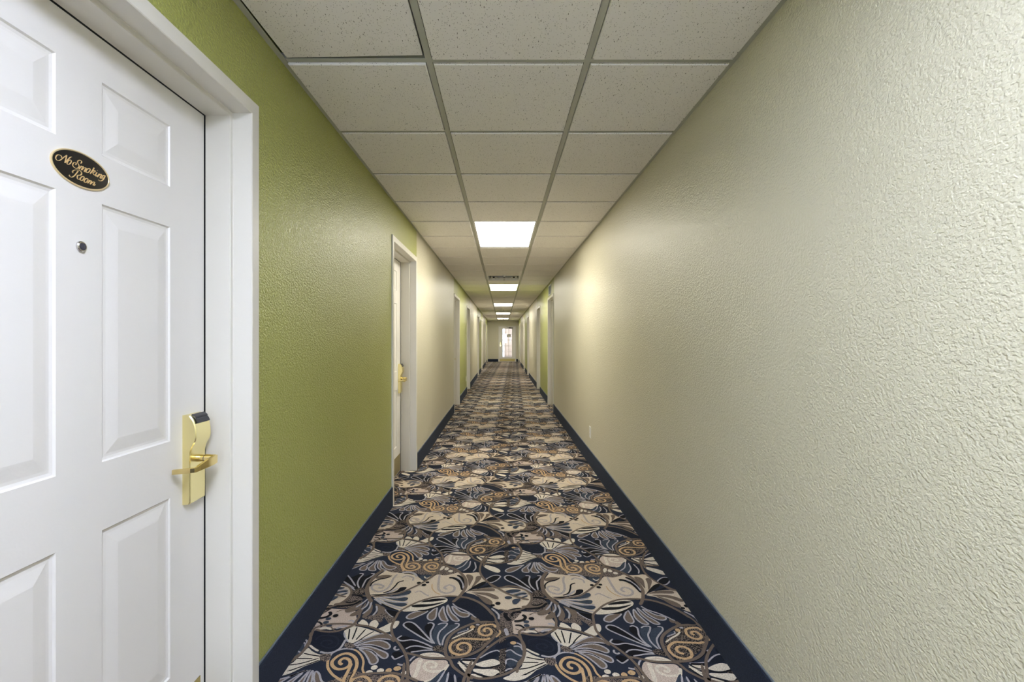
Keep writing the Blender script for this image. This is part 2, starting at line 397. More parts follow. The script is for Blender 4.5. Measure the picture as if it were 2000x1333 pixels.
# lower fan of taupe petals
O('taupe', 'E 510,1035 300,1070 180,1125 140,1180 230,1205 380,1145 540,1065'); O('taupe', 'E 730,980 620,1060 555,1130 560,1205 640,1230 705,1180 725,1080')
O('taupe', 'E 860,960 780,1080 785,1170 840,1240 945,1245 915,1170 875,1060'); O('taupe', 'E 945,930 930,1050 985,1160 1060,1240 1165,1240 1105,1160 1020,1080')
O('taupe', 'E 1030,960 1080,1070 1200,1160 1330,1160 1360,1105 1200,1065 1100,990'); DT('taupe', 'E 1450,1180', 0.014, 0.018); DT('taupe', 'E 1520,1230', 0.013, 0.014)
S('lilac', 0.008, 'E 1040,900 1120,970 1300,1050 1400,1110 1500,1180')
R('cream', 'E 900,790 700,790 480,850 230,930 60,1040 160,1060 400,1040 700,980 930,860')
R('black', 'E 930,815 750,805 560,830 420,875 560,872 750,855'); R('black', 'E 880,870 600,915 400,920 245,940 280,975 500,970 700,935'); R('black', 'E 910,885 700,965 500,1020 350,1040 500,1052 680,1005')
R('dnavy', 'E 1085,885 1200,820 1350,820 1550,900 1700,1000 1810,1130 1860,1250 1600,1245 1480,1120 1300,1020 1130,950')
S('shade', 0.009, 'E 1700,1130 1620,1120 1560,1170 1640,1220 1740,1190'); S('lilac', 0.010, 'F 200,1000 280,1060 340,1130 340,1210')
# slate and black fan on beige
R('slate', 'D 1250,745 1450,745 1650,685 1800,645 1825,690 1700,740 1450,765'); R('slate', 'D 1250,775 1500,805 1700,780 1775,800 1700,855 1500,835'); R('slate', 'D 1290,850 1500,890 1700,895 1755,920 1650,965 1480,930')
for s in ('D 1200,760 1400,790 1600,770 1760,740', 'D 1180,790 1400,850 1600,880 1770,880', 'D 1150,790 1300,890 1500,970 1650,1010'): S('lilac', 0.009, s)
R('black', 'D 1190,860 1350,945 1600,1045 1450,1010 1280,940'); R('black', 'D 1040,725 1250,720 1450,690 1560,645 1620,590 1740,585 1700,640 1560,690 1400,715 1200,745')
S('black', 0.0085, 'D 1025,570 1080,490 1200,430 1350,400 1460,355'); S('black', 0.0085, 'D 1280,695 1420,650 1520,560 1580,490 1690,455')
S('lilac', 0.010, 'D 1350,700 1480,650 1580,600'); R('taupe', 'D 1120,395 1250,350 1400,345 1430,370 1300,400 1180,420')
S('mauve', 0.012, 'D 1560,330 1480,420 1440,510 1350,620 1200,670 1070,620 1080,550 1180,520 1290,560 1250,600 1190,580')
S('mauve', 0.013, 'E 790,340 765,500 775,640 900,700 1040,670 1080,590 980,540 880,590 930,630'); S('gold', 0.006, 'E 640,520 640,600 700,680 800,730')
S('mauve', 0.008, 'E 300,690 400,660 500,720 580,760'); S('mauve', 0.010, 'E 50,400 150,360 270,400 260,460')
S('lilac', 0.013, 'E 50,295 180,285 300,320 340,380'); S('black', 0.005, 'E 80,318 180,312 270,335')
S('black', 0.017, 'E 970,400 1060,405 1170,470 1215,560 1235,640'); S('black', 0.015, 'E 1130,350 1200,385 1250,460 1265,560'); S('lilac', 0.008, 'E 1100,390 1190,440 1240,520 1245,610')
R('taupe', 'E 1305,345 1400,345 1445,400 1400,500 1360,560 1340,450'); R('taupe', 'E 1500,380 1580,365 1595,420 1500,520 1410,590 1480,460')
R('black', 'E 1320,665 1450,570 1600,490 1700,475 1650,530 1450,615'); R('black', 'E 1340,680 1600,590 1760,545 1740,575 1550,615'); O('black', 'E 1690,440 1800,370 1900,350 1975,375 1900,450 1780,495')
R('taupe', 'E 1370,655 1600,610 1830,605 1850,655 1600,655'); R('taupe', 'E 1400,690 1700,690 1870,740 1945,800 1860,815 1700,745'); R('taupe', 'E 1480,715 1680,780 1810,860 1800,930 1680,900 1560,790')
DT('black', 'F 325,900', 0.013, 0.013); DT('black', 'F 225,940', 0.010, 0.010); DT('black', 'E 380,500', 0.011, 0.011); DT('black', 'E 480,540', 0.012, 0.011); DT('black', 'E 550,490', 0.010, 0.009)
# taupe fan below left of it
for s in ('D 900,820 750,895 550,960 340,955 350,900 600,880 800,850', 'D 880,870 720,960 555,1020 555,1075 700,1060 850,980', 'D 950,880 850,1000 655,1110 645,1155 800,1125 900,1020',
          'D 1020,890 1000,1000 875,1150 920,1185 1050,1080 1080,950', 'D 1130,910 1180,1050 1140,1150 1250,1110 1330,1010 1250,950'): R('taupe', s)
for s in ('D 1000,800 880,900 750,980', 'D 1010,850 950,960 820,1040', 'D 1060,870 1010,1000 880,1110', 'D 1150,950 1160,1040 1080,1140', 'D 1110,820 1180,860 1250,920', 'D 1320,1020 1400,1110 1480,1170'): S('lilac', 0.009, s)
R('black', 'D 1340,1030 1500,1050 1600,1075 1520,1160 1440,1140')
S('black', 0.010, 'F 960,790 1100,790 1200,810 1280,840'); S('black', 0.010, 'F 990,930 1100,940 1200,895'); S('black', 0.014, 'F 840,1010 1000,1005 1180,975 1280,895'); S('black', 0.010, 'F 510,1045 650,1010 790,1000')
S('black', 0.015, 'F 800,1125 860,1165 830,1220 740,1245 640,1250'); S('black', 0.020, 'F 480,1085 475,1150 520,1205 570,1240'); S('black', 0.012, 'F 600,1160 610,1100 680,1065 780,1070')
S('black', 0.009, 'C 1060,230 1150,230 1225,275 1255,335'); S('black', 0.007, 'C 1065,300 1130,322')
DT('black', 'F 980,1200', 0.013, 0.012); DT('slate', 'F 880,1262', 0.013, 0.011); DT('slate', 'C 1285,235', 0.013, 0.011); DT('slate', 'C 1387,290', 0.014, 0.012); S('taupe', 0.005, 'F 940,1130 1020,1090 1120,1070')
S('lilac', 0.010, 'C 1700,210 1780,200 1860,250')
# small black palmette
R('black', 'F 470,400 520,365 620,375 750,430 870,370 930,370 1000,420 1120,365 1190,375 1170,500 1150,640 1050,690 900,630 700,540 540,470')
for s in ('F 960,610 750,455 600,370 500,358 455,400 520,460 700,535 960,650', 'F 860,360 945,370 930,460 965,560 1060,650', 'F 1090,360 1165,370 1120,440 1080,490 1110,640', 'F 700,540 850,610 1000,690'): S('lilac', 0.0085, s)
R('specd', 'F 990,700 1100,640 1200,680 1230,780 1120,770 1000,750')
R('slate', 'F 470,665 600,630 770,640 700,685 520,705'); R('slate', 'F 600,745 800,695 890,712 740,760'); R('slate', 'F 740,800 880,750 900,765 800,800'); R('slate', 'F 605,855 650,820 770,820 690,915 620,905'); DT('slate', 'F 530,790', 0.018, 0.014)
S('lilac', 0.008, 'F 560,720 700,690 860,675'); S('lilac', 0.008, 'F 700,770 800,740 910,740')
S('cream', 0.012, 'A 640,300 760,290 880,310'); S('lilac', 0.012, 'A 960,300 1080,260 1180,250'); S('taupe', 0.006, 'A 860,250 900,310 960,340')
# long taupe tendrils on top
T = 0.0118
for w, s in ((T, 'A -60,1080 100,900 300,760 430,560 490,400 560,280 800,215 1050,200 1300,215 1600,255 1800,330 1980,430 B 300,560'),
             (T, 'A 560,315 700,350 850,362 1000,345 1150,290 1290,230 1370,130 D 810,1170 840,1040 800,980'),
             (T, 'E 1160,770 1000,760 800,770 600,800 350,880 150,980 0,1070 D 1540,1160 1470,1300 B 245,300 280,450 400,600 510,780 560,950 565,1100 560,1330'),
             (T, 'B 520,770 800,835 1000,870 1350,890 1450,1040 1600,1160 1750,1250 C 240,1275'),
             (T, 'C 140,1400 150,1250 180,1130 240,1030 330,880 450,750 650,590 850,470 1050,430 1180,520 1250,680 1230,850 1150,1010 980,1140 750,1225 500,1275 300,1265 100,1180'),
             (T, 'E 1690,-30 1610,100 1570,250 1620,380 1750,500 1900,590 F 420,660 560,730 750,790 930,830'),
             (T, 'E 800,-10 800,130 720,290 560,430 400,525 200,620 0,705 D 1350,745 1100,765 880,755'),
             (0.017, 'E 820,140 950,180 1100,240 1210,320 1290,430 1300,570 1240,680 1160,780 1040,880'),
             (0.015, 'E 1160,770 1350,800 1550,880 1700,990 1820,1120 1890,1260 C 720,200 730,330'),
             (0.020, 'D 1300,240 1150,340 1050,450 985,560 965,650 990,760 1060,880'),
             (T, 'F 130,480 250,590 400,590 520,565 700,580 880,650 980,760 960,880 860,980 700,1040 520,1050 350,1020'),
             (0.014, 'B 2250,160 2050,165 1900,180 1700,250 1480,360 1360,480 1310,620 1300,760 1360,860 1600,850 1800,800 1980,710 C 480,620 620,490 720,370'),
             (0.012, 'B 0,1165 200,1165 400,1190 600,1260 760,1330'), (0.012, 'A 1280,1260 1500,1190 1800,1170 2000,1165')):
    S('taupe', w, s)
R('dnavy', 'C 240,20 500,10 620,40 660,150 500,145 380,110')

def tess(k):
    """all shapes of one repeat as (verts, yarn index, layer)"""
    out = []
    for i, (kind, p, w, y) in enumerate(SH):
        yi = YARN.index(y); z = 0.0003 + i*0.000010
        if kind == 'r':
            q = cr(p, k, True)
            out.append(('n', q, yi, z))
        else:
            q = cr(p, k, kind == 'o')
            n = len(q)
            if kind == 'o': tn = np.roll(q, -1, 0)-np.roll(q, 1, 0)
            else:
                tn = np.gradient(q, axis=0)
            tn /= np.maximum(np.linalg.norm(tn, axis=1, keepdims=True), 1e-9)
            nr = np.stack([-tn[:, 1], tn[:, 0]], 1)*(w/2)
            L, Rr = q+nr, q-nr
            if kind != 'o':                                # rounded ends
                L[0] = q[0]+nr[0]*.5; Rr[0] = q[0]-nr[0]*.5; L[-1] = q[-1]+nr[-1]*.5; Rr[-1] = q[-1]-nr[-1]*.5
            out.append(('q' if kind == 's' else 'c', np.concatenate([L, Rr]), yi, z))
    return out

def build_floor():
    V = []; LT = []; LI = []; MI = []
    nv = 0
    def add(v2, z, faces, mi):
        nonlocal nv
        V.append(np.column_stack([v2, np.full(len(v2), z)]))
        for f in faces: LT.append(len(f)); LI.extend([nv+a for a in f]); MI.append(mi)
        nv += len(v2)
    base = np.array([(XL-.2, YBACK), (XR+.2, YBACK), (XR+.2, YEND+.15), (XL-.2, YEND+.15)])
    add(base, 0.0, [(0, 1, 2, 3)], 0)
    add(base, -0.05, [(3, 2, 1, 0)], 0)
    tes = {k: tess(k) for k in (1, 2, 4)}
    for j in range(-4, 30):
        for i in range(-1, 4):
            off = AV*i + BV*j
            cy = off[1]+2.0
            if cy < -1.0: k = 1
            else: k = 4 if cy < 4.6 else (2 if cy < 13 else 1)
            for kind, q, yi, z in tes[k]:
                v = q+off
                if v[:, 0].max() < XL-.15 or v[:, 0].min() > XR+.02 or v[:, 1].max() > YEND+.1: continue
                if v[:, 0].min() < XL-.19 or v[:, 0].max() > XR+.19:
                    v = v.copy(); v[:, 0] = np.clip(v[:, 0], XL-.19, XR+.19)
                n = len(v)
                if kind == 'n':
                    a = v[:, 0]*np.roll(v[:, 1], -1)-np.roll(v[:, 0], -1)*v[:, 1]
                    f = [tuple(range(n))] if a.sum() > 0 else [tuple(range(n-1, -1, -1))]
                else:
                    h = n//2
                    f = [(h+t, h+t+1, t+1, t) for t in range(h-1)]
                    if kind == 'c': f.append((n-1, h, 0, h-1))
                add(v, z, f, yi)
    V = np.concatenate(V); me = bpy.data.meshes.new('floor')
    me.vertices.add(len(V)); me.vertices.foreach_set('co', V.ravel())
    me.loops.add(len(LI)); me.loops.foreach_set('vertex_index', LI)
    me.polygons.add(len(LT))
    st = np.concatenate([[0], np.cumsum(LT)[:-1]])
    me.polygons.foreach_set('loop_start', st); me.polygons.foreach_set('material_index', MI)
    COL = {'navy': (0.019, 0.024, 0.041), 'black': (0.007, 0.007, 0.010), 'taupe': (0.150, 0.115, 0.092), 'lilac': (0.36, 0.345, 0.385), 'cream': (0.62, 0.56, 0.48),
           'gold': (0.50, 0.34, 0.195), 'beige': (0.58, 0.49, 0.39), 'slate': (0.038, 0.050, 0.074), 'mauve': (0.38, 0.34, 0.335), 'pink': (0.50, 0.41, 0.355),
           'dnavy': (0.011, 0.014, 0.025), 'shade': (0.016, 0.020, 0.036)}
    for y in YARN:
        if y == 'speck': m = carpet_mat('yarn_speck', (0.018, 0.016, 0.02), (0.24, 0.19, 0.165), 0.50)
        elif y == 'specd': m = carpet_mat('yarn_specd', (0.010, 0.009, 0.012), (0.19, 0.15, 0.125), 0.53)
        else: m = carpet_mat('yarn_'+y, COL[y])
        me.materials.append(m)
    me.update(calc_edges=True); me.validate()
    o = bpy.data.objects.new('floor', me); C.objects.link(o)
    return o
floor = build_floor()
tag(floor, 'patterned hotel carpet with navy, cream, taupe and gold scrolls and leaves along the hallway', 'carpet', kind='structure')
# ------------------------------------------------------------------ walls
DW = 1.03                                   # outer width of a door frame
DOORS_L = [1.622, 4.63, 9.25, 12.20, 16.85, 19.78, 24.45, 26.77]   # far outer edge of each frame
DOORS_R = [9.25, 12.20, 16.85, 19.78, 24.45, 26.77]
FT = 2.09                                   # top of the door frames
WTOP = CEIL + 0.16

def wall_side(name, x0, doors, bands, sgn):
    """sgn -1: wall body lies towards -x of the face"""
    m = MB(); xb = x0 + sgn*0.15
    cuts = sorted(set([YBACK, YEND] + [b[0] for b in bands[1:]] + [d for d in doors] + [d-DW for d in doors]))
    for a, b in zip(cuts[:-1], cuts[1:]):
        mid = (a+b)/2
        col = [c for (y, c) in bands if y <= mid][-1]
        m.mat(col)
        isdoor = any(d-DW+1e-6 < mid < d for d in doors)
        z0 = FT-0.03 if isdoor else 0.0
        a2 = a + (0.03 if not isdoor and any(abs(a-d) < 1e-6 for d in doors) else 0)
        m.box((x0, a, z0), (xb, b, WTOP))
        if not isdoor:      # tuck the wall end behind the frame
            pass
    o = m.build(name, [CREAM, GREEN])
    return o
wl = wall_side('wall_left', XL, DOORS_L, [(YBACK, 1), (4.65, 0), (8.21, 1), (12.23, 0), (15.80, 1), (19.80, 0), (23.40, 1)], -1)
tag(wl, 'left hallway wall with rolled texture painted in alternating olive green and cream', 'wall', kind='structure')
wr = wall_side('wall_right', XR, DOORS_R, [(YBACK, 0), (8.17, 1), (12.23, 0), (15.80, 1), (19.80, 0), (23.40, 1)], 1)
tag(wr, 'right hallway wall, long cream stretch near, green patches around the far doors', 'wall', kind='structure')

# far end wall with an opening for the glazed exit door
EX0, EX1, EZ = -0.245, 0.785, 2.05
m = MB()
m.box((XL-.15, YEND, 0), (EX0+.03, YEND+.15, WTOP)); m.box((EX1-.03, YEND, 0), (XR+.15, YEND+.15, WTOP)); m.box((EX0+.03, YEND, EZ-.03), (EX1-.03, YEND+.15, WTOP))
we = m.build('wall_end', [CREAM]); tag(we, 'cream wall closing the far end of the hallway around the glazed door', 'wall', kind='structure')
# unseen wall behind the camera, its window added to bring in cool light
m = MB(); wx0, wx1, wz0, wz1 = -0.6, 0.65, 0.75, 2.05
m.box((XL-.15, YBACK-.15, 0), (wx0, YBACK, WTOP)); m.box((wx1, YBACK-.15, 0), (XR+.15, YBACK, WTOP))
m.box((wx0, YBACK-.15, 0), (wx1, YBACK, wz0)); m.box((wx0, YBACK-.15, wz1), (wx1, YBACK, WTOP))
wb = m.build('wall_back', [CREAM]); tag(wb, 'cream wall closing the hallway behind the viewer around an added window', 'wall', kind='structure')
m = MB(); t = .05
m.box((wx0, YBACK-.10, wz0), (wx0+t, YBACK+.01, wz1)); m.box((wx1-t, YBACK-.10, wz0), (wx1, YBACK+.01, wz1))
m.box((wx0+t, YBACK-.10, wz0), (wx1-t, YBACK+.01, wz0+t)); m.box((wx0+t, YBACK-.10, wz1-t), (wx1-t, YBACK+.01, wz1)); m.box((.0, YBACK-.09, wz0+t), (.04, YBACK-.03, wz1-t))
wn = m.build('added_window_1', WHITE); tag(wn, 'white framed window added for cool light in the wall behind the viewer', 'window', kind='structure')

# ------------------------------------------------------------------ ceiling
FL = 0.024
rows = range(-14, 42)
light_rows = [4, 12, 20, 28, 36, -4, -12]
vent_rows = [10, 26]
skip = {(1, r) for s in light_rows for r in (s, s+1)} | {(1, r) for r in vent_rows} | {(0, -1)}
cols = [(XL, BAR_L), (BAR_L, BAR_R), (BAR_R, XR)]
m = MB()
def rowy(r): return ROW0 + r*TILE
GAPX = 0.0
for c, (xa, xb) in enumerate(cols):
    for r in rows:
        if (c, r) in skip: continue
        x0 = xa + (0.020 if c == 0 else FL/2+.003); x1 = xb - (0.020 if c == 2 else FL/2+.003)
        y0 = max(rowy(r)+FL/2+.003, YBACK+.0); y1 = min(rowy(r+1)-FL/2-.003, YEND)
        if y1-y0 < .02: continue
        drop = 0.007 + 0.0012*random.random()
        b = .003
        zf = CEIL-drop
        rg = []
        for (ins, z) in ((-.004, CEIL+.012), (0, CEIL+.010), (0, zf+b), (b, zf)):
            rg.append([(x0+ins, y0+ins, z), (x1-ins, y0+ins, z), (x1-ins, y1-ins, z), (x0+ins, y1-ins, z)])
        m.loft(rg)
ce = m.build('ceiling', [TILEM])
tag(ce, 'suspended ceiling of speckled white square tiles in a grey metal grid', 'ceiling', kind='structure')
m = MB()
m.box((XL-.15, YBACK-.15, WTOP), (XR+.15, YEND+.15, WTOP+.03)); m.build('plenum_shade_slab', DARK, ce)  # near-black slab put in so gaps between tiles look deeply shaded
m = MB()
for x in (BAR_L, BAR_R):
    m.box((x-FL/2, YBACK, CEIL), (x+FL/2, YEND, CEIL+.0015)); m.box((x-.001, YBACK, CEIL+.0016), (x+.001, YEND, CEIL+.035))
for r in rows:
    y = rowy(r)
    if y < YBACK+.1 or y > YEND-.05: continue
    for c, (xa, xb) in enumerate(cols):
        if c == 1 and any(r == s+1 for s in light_rows): continue
        x0 = xa + (0 if c == 0 else FL/2); x1 = xb - (0 if c == 2 else FL/2)
        m.box((x0, y-FL/2, CEIL+.0004), (x1, y+FL/2, CEIL+.0016)); m.box((x0, y-.001, CEIL+.0017), (x1, y+.001, CEIL+.03))
m.build('grid', GRID, ce)
m = MB()
m.box((XL, YBACK, CEIL-.0012), (XL+.022, YEND, CEIL+.0002)); m.box((XR-.022, YBACK, CEIL-.0012), (XR, YEND, CEIL+.0002))
m.box((XL, YEND-.022, CEIL-.0012), (XR, YEND, CEIL+.0002))
m.build('wall_angle', GRID, ce)
# the tile that has slipped in its opening
m = MB()
x0, x1 = XL+.0215, BAR_L-FL/2-.004; y0, y1 = rowy(-1)+.014, rowy(0)-FL/2
b = [(x0, y0, .0035), (x1, y0, .0035), (x1-.004, y1-.014, .0050), (x0+.008, y1-.002, .0025)]
m.loft([[(px, py, CEIL+.018) for px, py, q in b], [(px, py, CEIL+q) for px, py, q in b]])
o = m.build('ceiling_tile', TILEM); tag(o, 'slipped speckled ceiling tile with a black gap along its edge, above the near green wall', 'ceiling tile')

# ------------------------------------------------------------------ baseboards
def base_side(name, x, doors, sgn, label):
    m = MB(); cuts = [YBACK]
    for d in doors: cuts += [d-DW, d]
    cuts.append(YEND)
    for a, b in zip(cuts[0::2], cuts[1::2]):
        if b-a < .02: continue
        t = 0.011
        m.mat(0).box((x, a, 0), (x+sgn*t, b, .148))
        m.mat(1).box((x, a, .1485), (x+sgn*(t*.55), b, .156))
    o = m.build(name, [NAVYB, BASET], bevel=.002, seg=2); return tag(o, label, 'baseboard', kind='structure')
base_side('baseboard_left', XL, DOORS_L, 1, 'navy carpet baseboard with blue-grey edging along the left wall')
base_side('baseboard_right', XR, DOORS_R, -1, 'navy carpet baseboard with blue-grey edging along the right wall')
m = MB(); m.mat(0).box((XL+.012, YEND-.011, 0), (EX0, YEND, .148)); m.box((EX1, YEND-.011, 0), (XR-.012, YEND, .148))
m.mat(1).box((XL+.012, YEND-.006, .1485), (EX0, YEND, .156)); m.box((EX1, YEND-.006, .1485), (XR-.012, YEND, .156))
o = m.build('baseboard_end', [NAVYB, BASET]); tag(o, 'black-looking carpet baseboard along the far end wall beside the glazed door', 'baseboard', kind='structure')

# ------------------------------------------------------------------ guest room doors (local: x out of wall, y along it, z up)
NF = -0.1415           # face of the leaf
def frame_mesh():
    m = MB()
    # section: (inset across the opening, x)
    sec = [(-.001, -.06), (0.0, .0085), (.002, .0105), (.043, .0105), (.0455, .0085), (.0455, -.0525), (.0475, -.0545), (.0575, -.0545), (.0595, -.0565), (.0595, -.1375), (.049, -.1375), (.049, -.215), (-.001, -.215)]
    path = []
    for (t, x) in sec:
        path.append([(x, t, 0.0), (x, t, FT-t), (x, DW-t, FT-t), (x, DW-t, 0.0)])
    n = len(sec)
    rings = [[path[k][j] for k in range(n)] for j in range(4)]
    m.loft(rings)
    return m
def leaf_mesh():
    y0, y1 = .051, DW-.051; z0, z1 = .012, FT-.051
    m = MB()
    o = 0.592                                  # world depth of the first frame's near edge
    ys = [y0, .804-o, 1.043-o, 1.163-o, 1.402-o, y1]
    zs = [z0, .273, .811, .980, 1.620, 1.740, 1.922, z1]
    b = NF-.044
    for i in range(5):
        for j in range(7):
            a, c, d, e = ys[i], ys[i+1], zs[j], zs[j+1]
            if i in (1, 3) and j in (1, 3, 5):
                prof = [(0, 0), (.0035, -.0045), (.010, -.0062), (.017, -.0058), (.045, -.0012), (.050, -.0006)]
                prev = None
                for ins, dn in prof:
                    r = [(NF+dn, a+ins, d+ins), (NF+dn, c-ins, d+ins), (NF+dn, c-ins, e-ins), (NF+dn, a+ins, e-ins)]
                    if prev:
                        for k in range(4): m.poly([prev[k], prev[(k+1) % 4], r[(k+1) % 4], r[k]])
                    prev = r
                m.poly(prev)
            else:
                m.poly([(NF, a, d), (NF, c, d), (NF, c, e), (NF, a, e)])
    # edges and back
    m.poly([(b, y0, z0), (b, y0, z1), (b, y1, z1), (b, y1, z0)])
    m.poly([(NF, y0, z0), (b, y0, z0), (b, y1, z0), (NF, y1, z0)]); m.poly([(NF, y0, z1), (NF, y1, z1), (b, y1, z1), (b, y0, z1)])
    m.poly([(NF, y0, z0), (NF, y0, z1), (b, y0, z1), (b, y0, z0)]); m.poly([(NF, y1, z0), (b, y1, z0), (b, y1, z1), (NF, y1, z1)])
    return m

def tube_rect(m, path, h, t):
    """flat bar swept along path; h = heights (z), t = thicknesses (in plan)"""
    n = len(path); rings = []
    for i, p in enumerate(path):
        a = Vector(path[max(i-1, 0)]); b = Vector(path[min(i+1, n-1)]); d = (b-a); d.z = 0; d.normalize()
        s = Vector((-d.y, d.x, 0))*t[i]/2; u = Vector((0, 0, h[i]/2)); p = Vector(p)
        rings.append([p+s+u, p-s+u, p-s-u, p+s-u])
    m.loft(rings)

def guest_door(name):
    root = leaf_mesh().build(name, WHITE)
    frame_mesh().build('frame', TRIMW, root)
    m = MB(); a = .0595+.0
    m.box((-.1410, .050, .0), (-.1445, .062, FT-.05)); m.box((-.1410, DW-.062, .0), (-.1445, DW-.050, FT-.05)); m.box((-.1410, .05, FT-.062), (-.1445, DW-.05, FT-.050))
    for q in ((.0495, .0510), (DW-.0510, DW-.0495)): m.box((-.15, q[0], 0), (-.185, q[1], FT-.05))
    m.box((-.145, .05, .0), (-.183, DW-.05, .012))  # strip added under the leaf to stop light leaking in
    m.build('weather_strip', BLACK, root)
    m = MB(); m.box((NF, .075, .02), (NF+.0013, DW-.081, .182)); kp = m.build('kick_plate', KICK, root, bevel=.0004); kp['label'] = 'brass kick plate'
    # peephole
    s = 1.104-.592
    p = MB().cyl((NF, s, 1.503), .0125, .004, 'x').cyl((NF+.004, s, 1.503), .0125, .002, 'x', r2=.0105).build('peephole', CHROME, root, smooth=True); p['label'] = 'small chrome peephole'
    MB().cyl((NF+.006, s, 1.503), .0088, .0004, 'x').cyl((NF+.0064, s, 1.503), .005, .0012, 'x', r2=.003).build('lens', GLASSB, p, smooth=True)
    # card lock
    s0, s1 = .8635, .939
    pr = [(1.0485, 0), (1.0490, .010), (1.0465, .0235), (1.040, .0285), (1.030, .0345), (1.015, .0395), (.998, .042), (.980, .0425), (.970, .041), (.962, .0375), (.953, .032),
          (.944, .0278), (.935, .0250), (.925, .0240), (.90, .0240), (.85, .0240), (.80, .0238), (.778, .0235), (.7745, .0225), (.7715, .0190), (.770, 0)]
    m = MB()
    rg = []
    for k, ss in enumerate((s0, s0+.0025, s1-.0025, s1)):
        dn = .003 if k in (0, 3) else 0
        rg.append([(NF+max(0, n-(dn if n > 0 else 0)), ss, z) for z, n in pr])
    m.loft(rg)
    lk = m.build('lock', BRASS, root, smooth=True); lk['label'] = 'brass card lock with lever handle'
    m = MB(); z0, n0, z1, n1 = 1.0470, .0210, 1.0225, .0385
    A = [(z0, n0), (1.040, .0300), (1.031, .0360), (z1, n1)]
    top = [(1.0505, .0225), (1.0430, .0330), (1.0395, .0345), (1.0375, .0335), (1.0345, .0365), (1.0250, .0415), (z1-.0005, .0410)]
    pf = A[::-1] + top
    m.loft([[(NF+n, ss, z) for z, n in pf] for ss in (s0+.010, s1-.005)])
    m.build('card_reader', BLKPL, lk)
    m = MB(); sy, sz = .902, .907
    m.cyl((NF+.020, sy, sz), .0125, .026, 'x', r2=.0105).cyl((NF+.048, sy, sz), .0118, .028, 'x', r2=.0112)
    m.build('spindle', BRASS2, lk, smooth=True)
    MB().cyl((NF+.0455, sy, sz), .0108, .003, 'x').build('seal_ring', BLACK, lk)
    m = MB()
    x = NF+.072
    tube_rect(m, [(x-.002, .922, sz-.006), (x, .917, sz-.006), (x+.0015, .900, sz-.006), (x+.001, .870, sz-.009), (x, .835, sz-.0125), (x-.001, .823, sz-.0145), (x-.003, .816, sz-.0148), (x-.012, .812, sz-.015), (NF+.012, .802, sz-.0175)],
              [.016, .026, .0285, .025, .019, .0152, .015, .0148, .0145], [.006, .0085, .0095, .009, .0085, .0085, .0085, .0085, .0085])
    m.build('lever', BRASS2, lk, bevel=.0012)
    return root

d1 = guest_door('door_1')
d1.location = (XL, DOORS_L[0]-DW, 0)
n = 1
names_l = ['white six-panel guest door with oval black sign, nearest on the left', 'second white door on the left wall, standing at the end of the near green stretch',
           'third door along the left wall, just beyond the long cream stretch', 'fourth door along the left wall, beside a white power outlet', 'fifth door along the left wall', 'sixth door along the left wall',
           'seventh door along the left wall', 'last door on the left wall, touching the end wall']
names_r = ['nearest door on the right wall, below the grey wall vent', 'second door along the right wall', 'third door along the right wall', 'fourth door along the right wall', 'fifth door along the right wall', 'last door on the right wall, touching the end wall']
tag(d1, names_l[0], 'door', 'guest room doors along the left wall', 'structure')
proto_children = True
for y, lab in zip(DOORS_L[1:], names_l[1:]):
    n += 1; c = copy_tree(d1); c.name = 'door_%d' % n; c.location = (XL, y-DW, 0)
    tag(c, lab, 'door', 'guest room doors along the left wall', 'structure')
for y, lab in zip(DOORS_R, names_r):
    n += 1; c = copy_tree(d1); c.name = 'door_%d' % n; c.location = (XR, y, 0); c.rotation_euler = (0, 0, math.pi)
    tag(c, lab, 'door', 'guest room doors along the right wall', 'structure')

# ------------------------------------------------------------------ oval sign on the first door
def dp(x, y, s=12.121, ox=90, oy=280):
    """a point of the sign drawing -> (local y, z) on the door"""
    px, py = ox+x/s, oy+y/s
    d = (-(XL+NF+.0033))*F/(VX-px)
    return d-(DOORS_L[0]-DW), CAMZ+(VY-py)*d/F
cy, cz = 1.1055-.592, 1.6830
def oval(a, b, x, n=72): return [(x, cy+a*math.cos(2*math.pi*i/n), cz+b*math.sin(2*math.pi*i/n)) for i in range(n)]
sg = MB().loft([oval(.0750, .0395, NF), oval(.0750, .0395, NF+.0018), oval(.0725, .0370, NF+.0026)]).build('sign_plate', SIGNB, d1, smooth=True)
sg['label'] = 'oval black sign reading No Smoking Room in gold script'
MB().loft([oval(.0770, .0415, NF), oval(.0772, .0417, NF+.0020), oval(.0764, .0409, NF+.0036), oval(.0742, .0387, NF+.0038), oval(.0732, .0377, NF+.0022)], caps=False).build('rim', RIMM, sg, smooth=True)
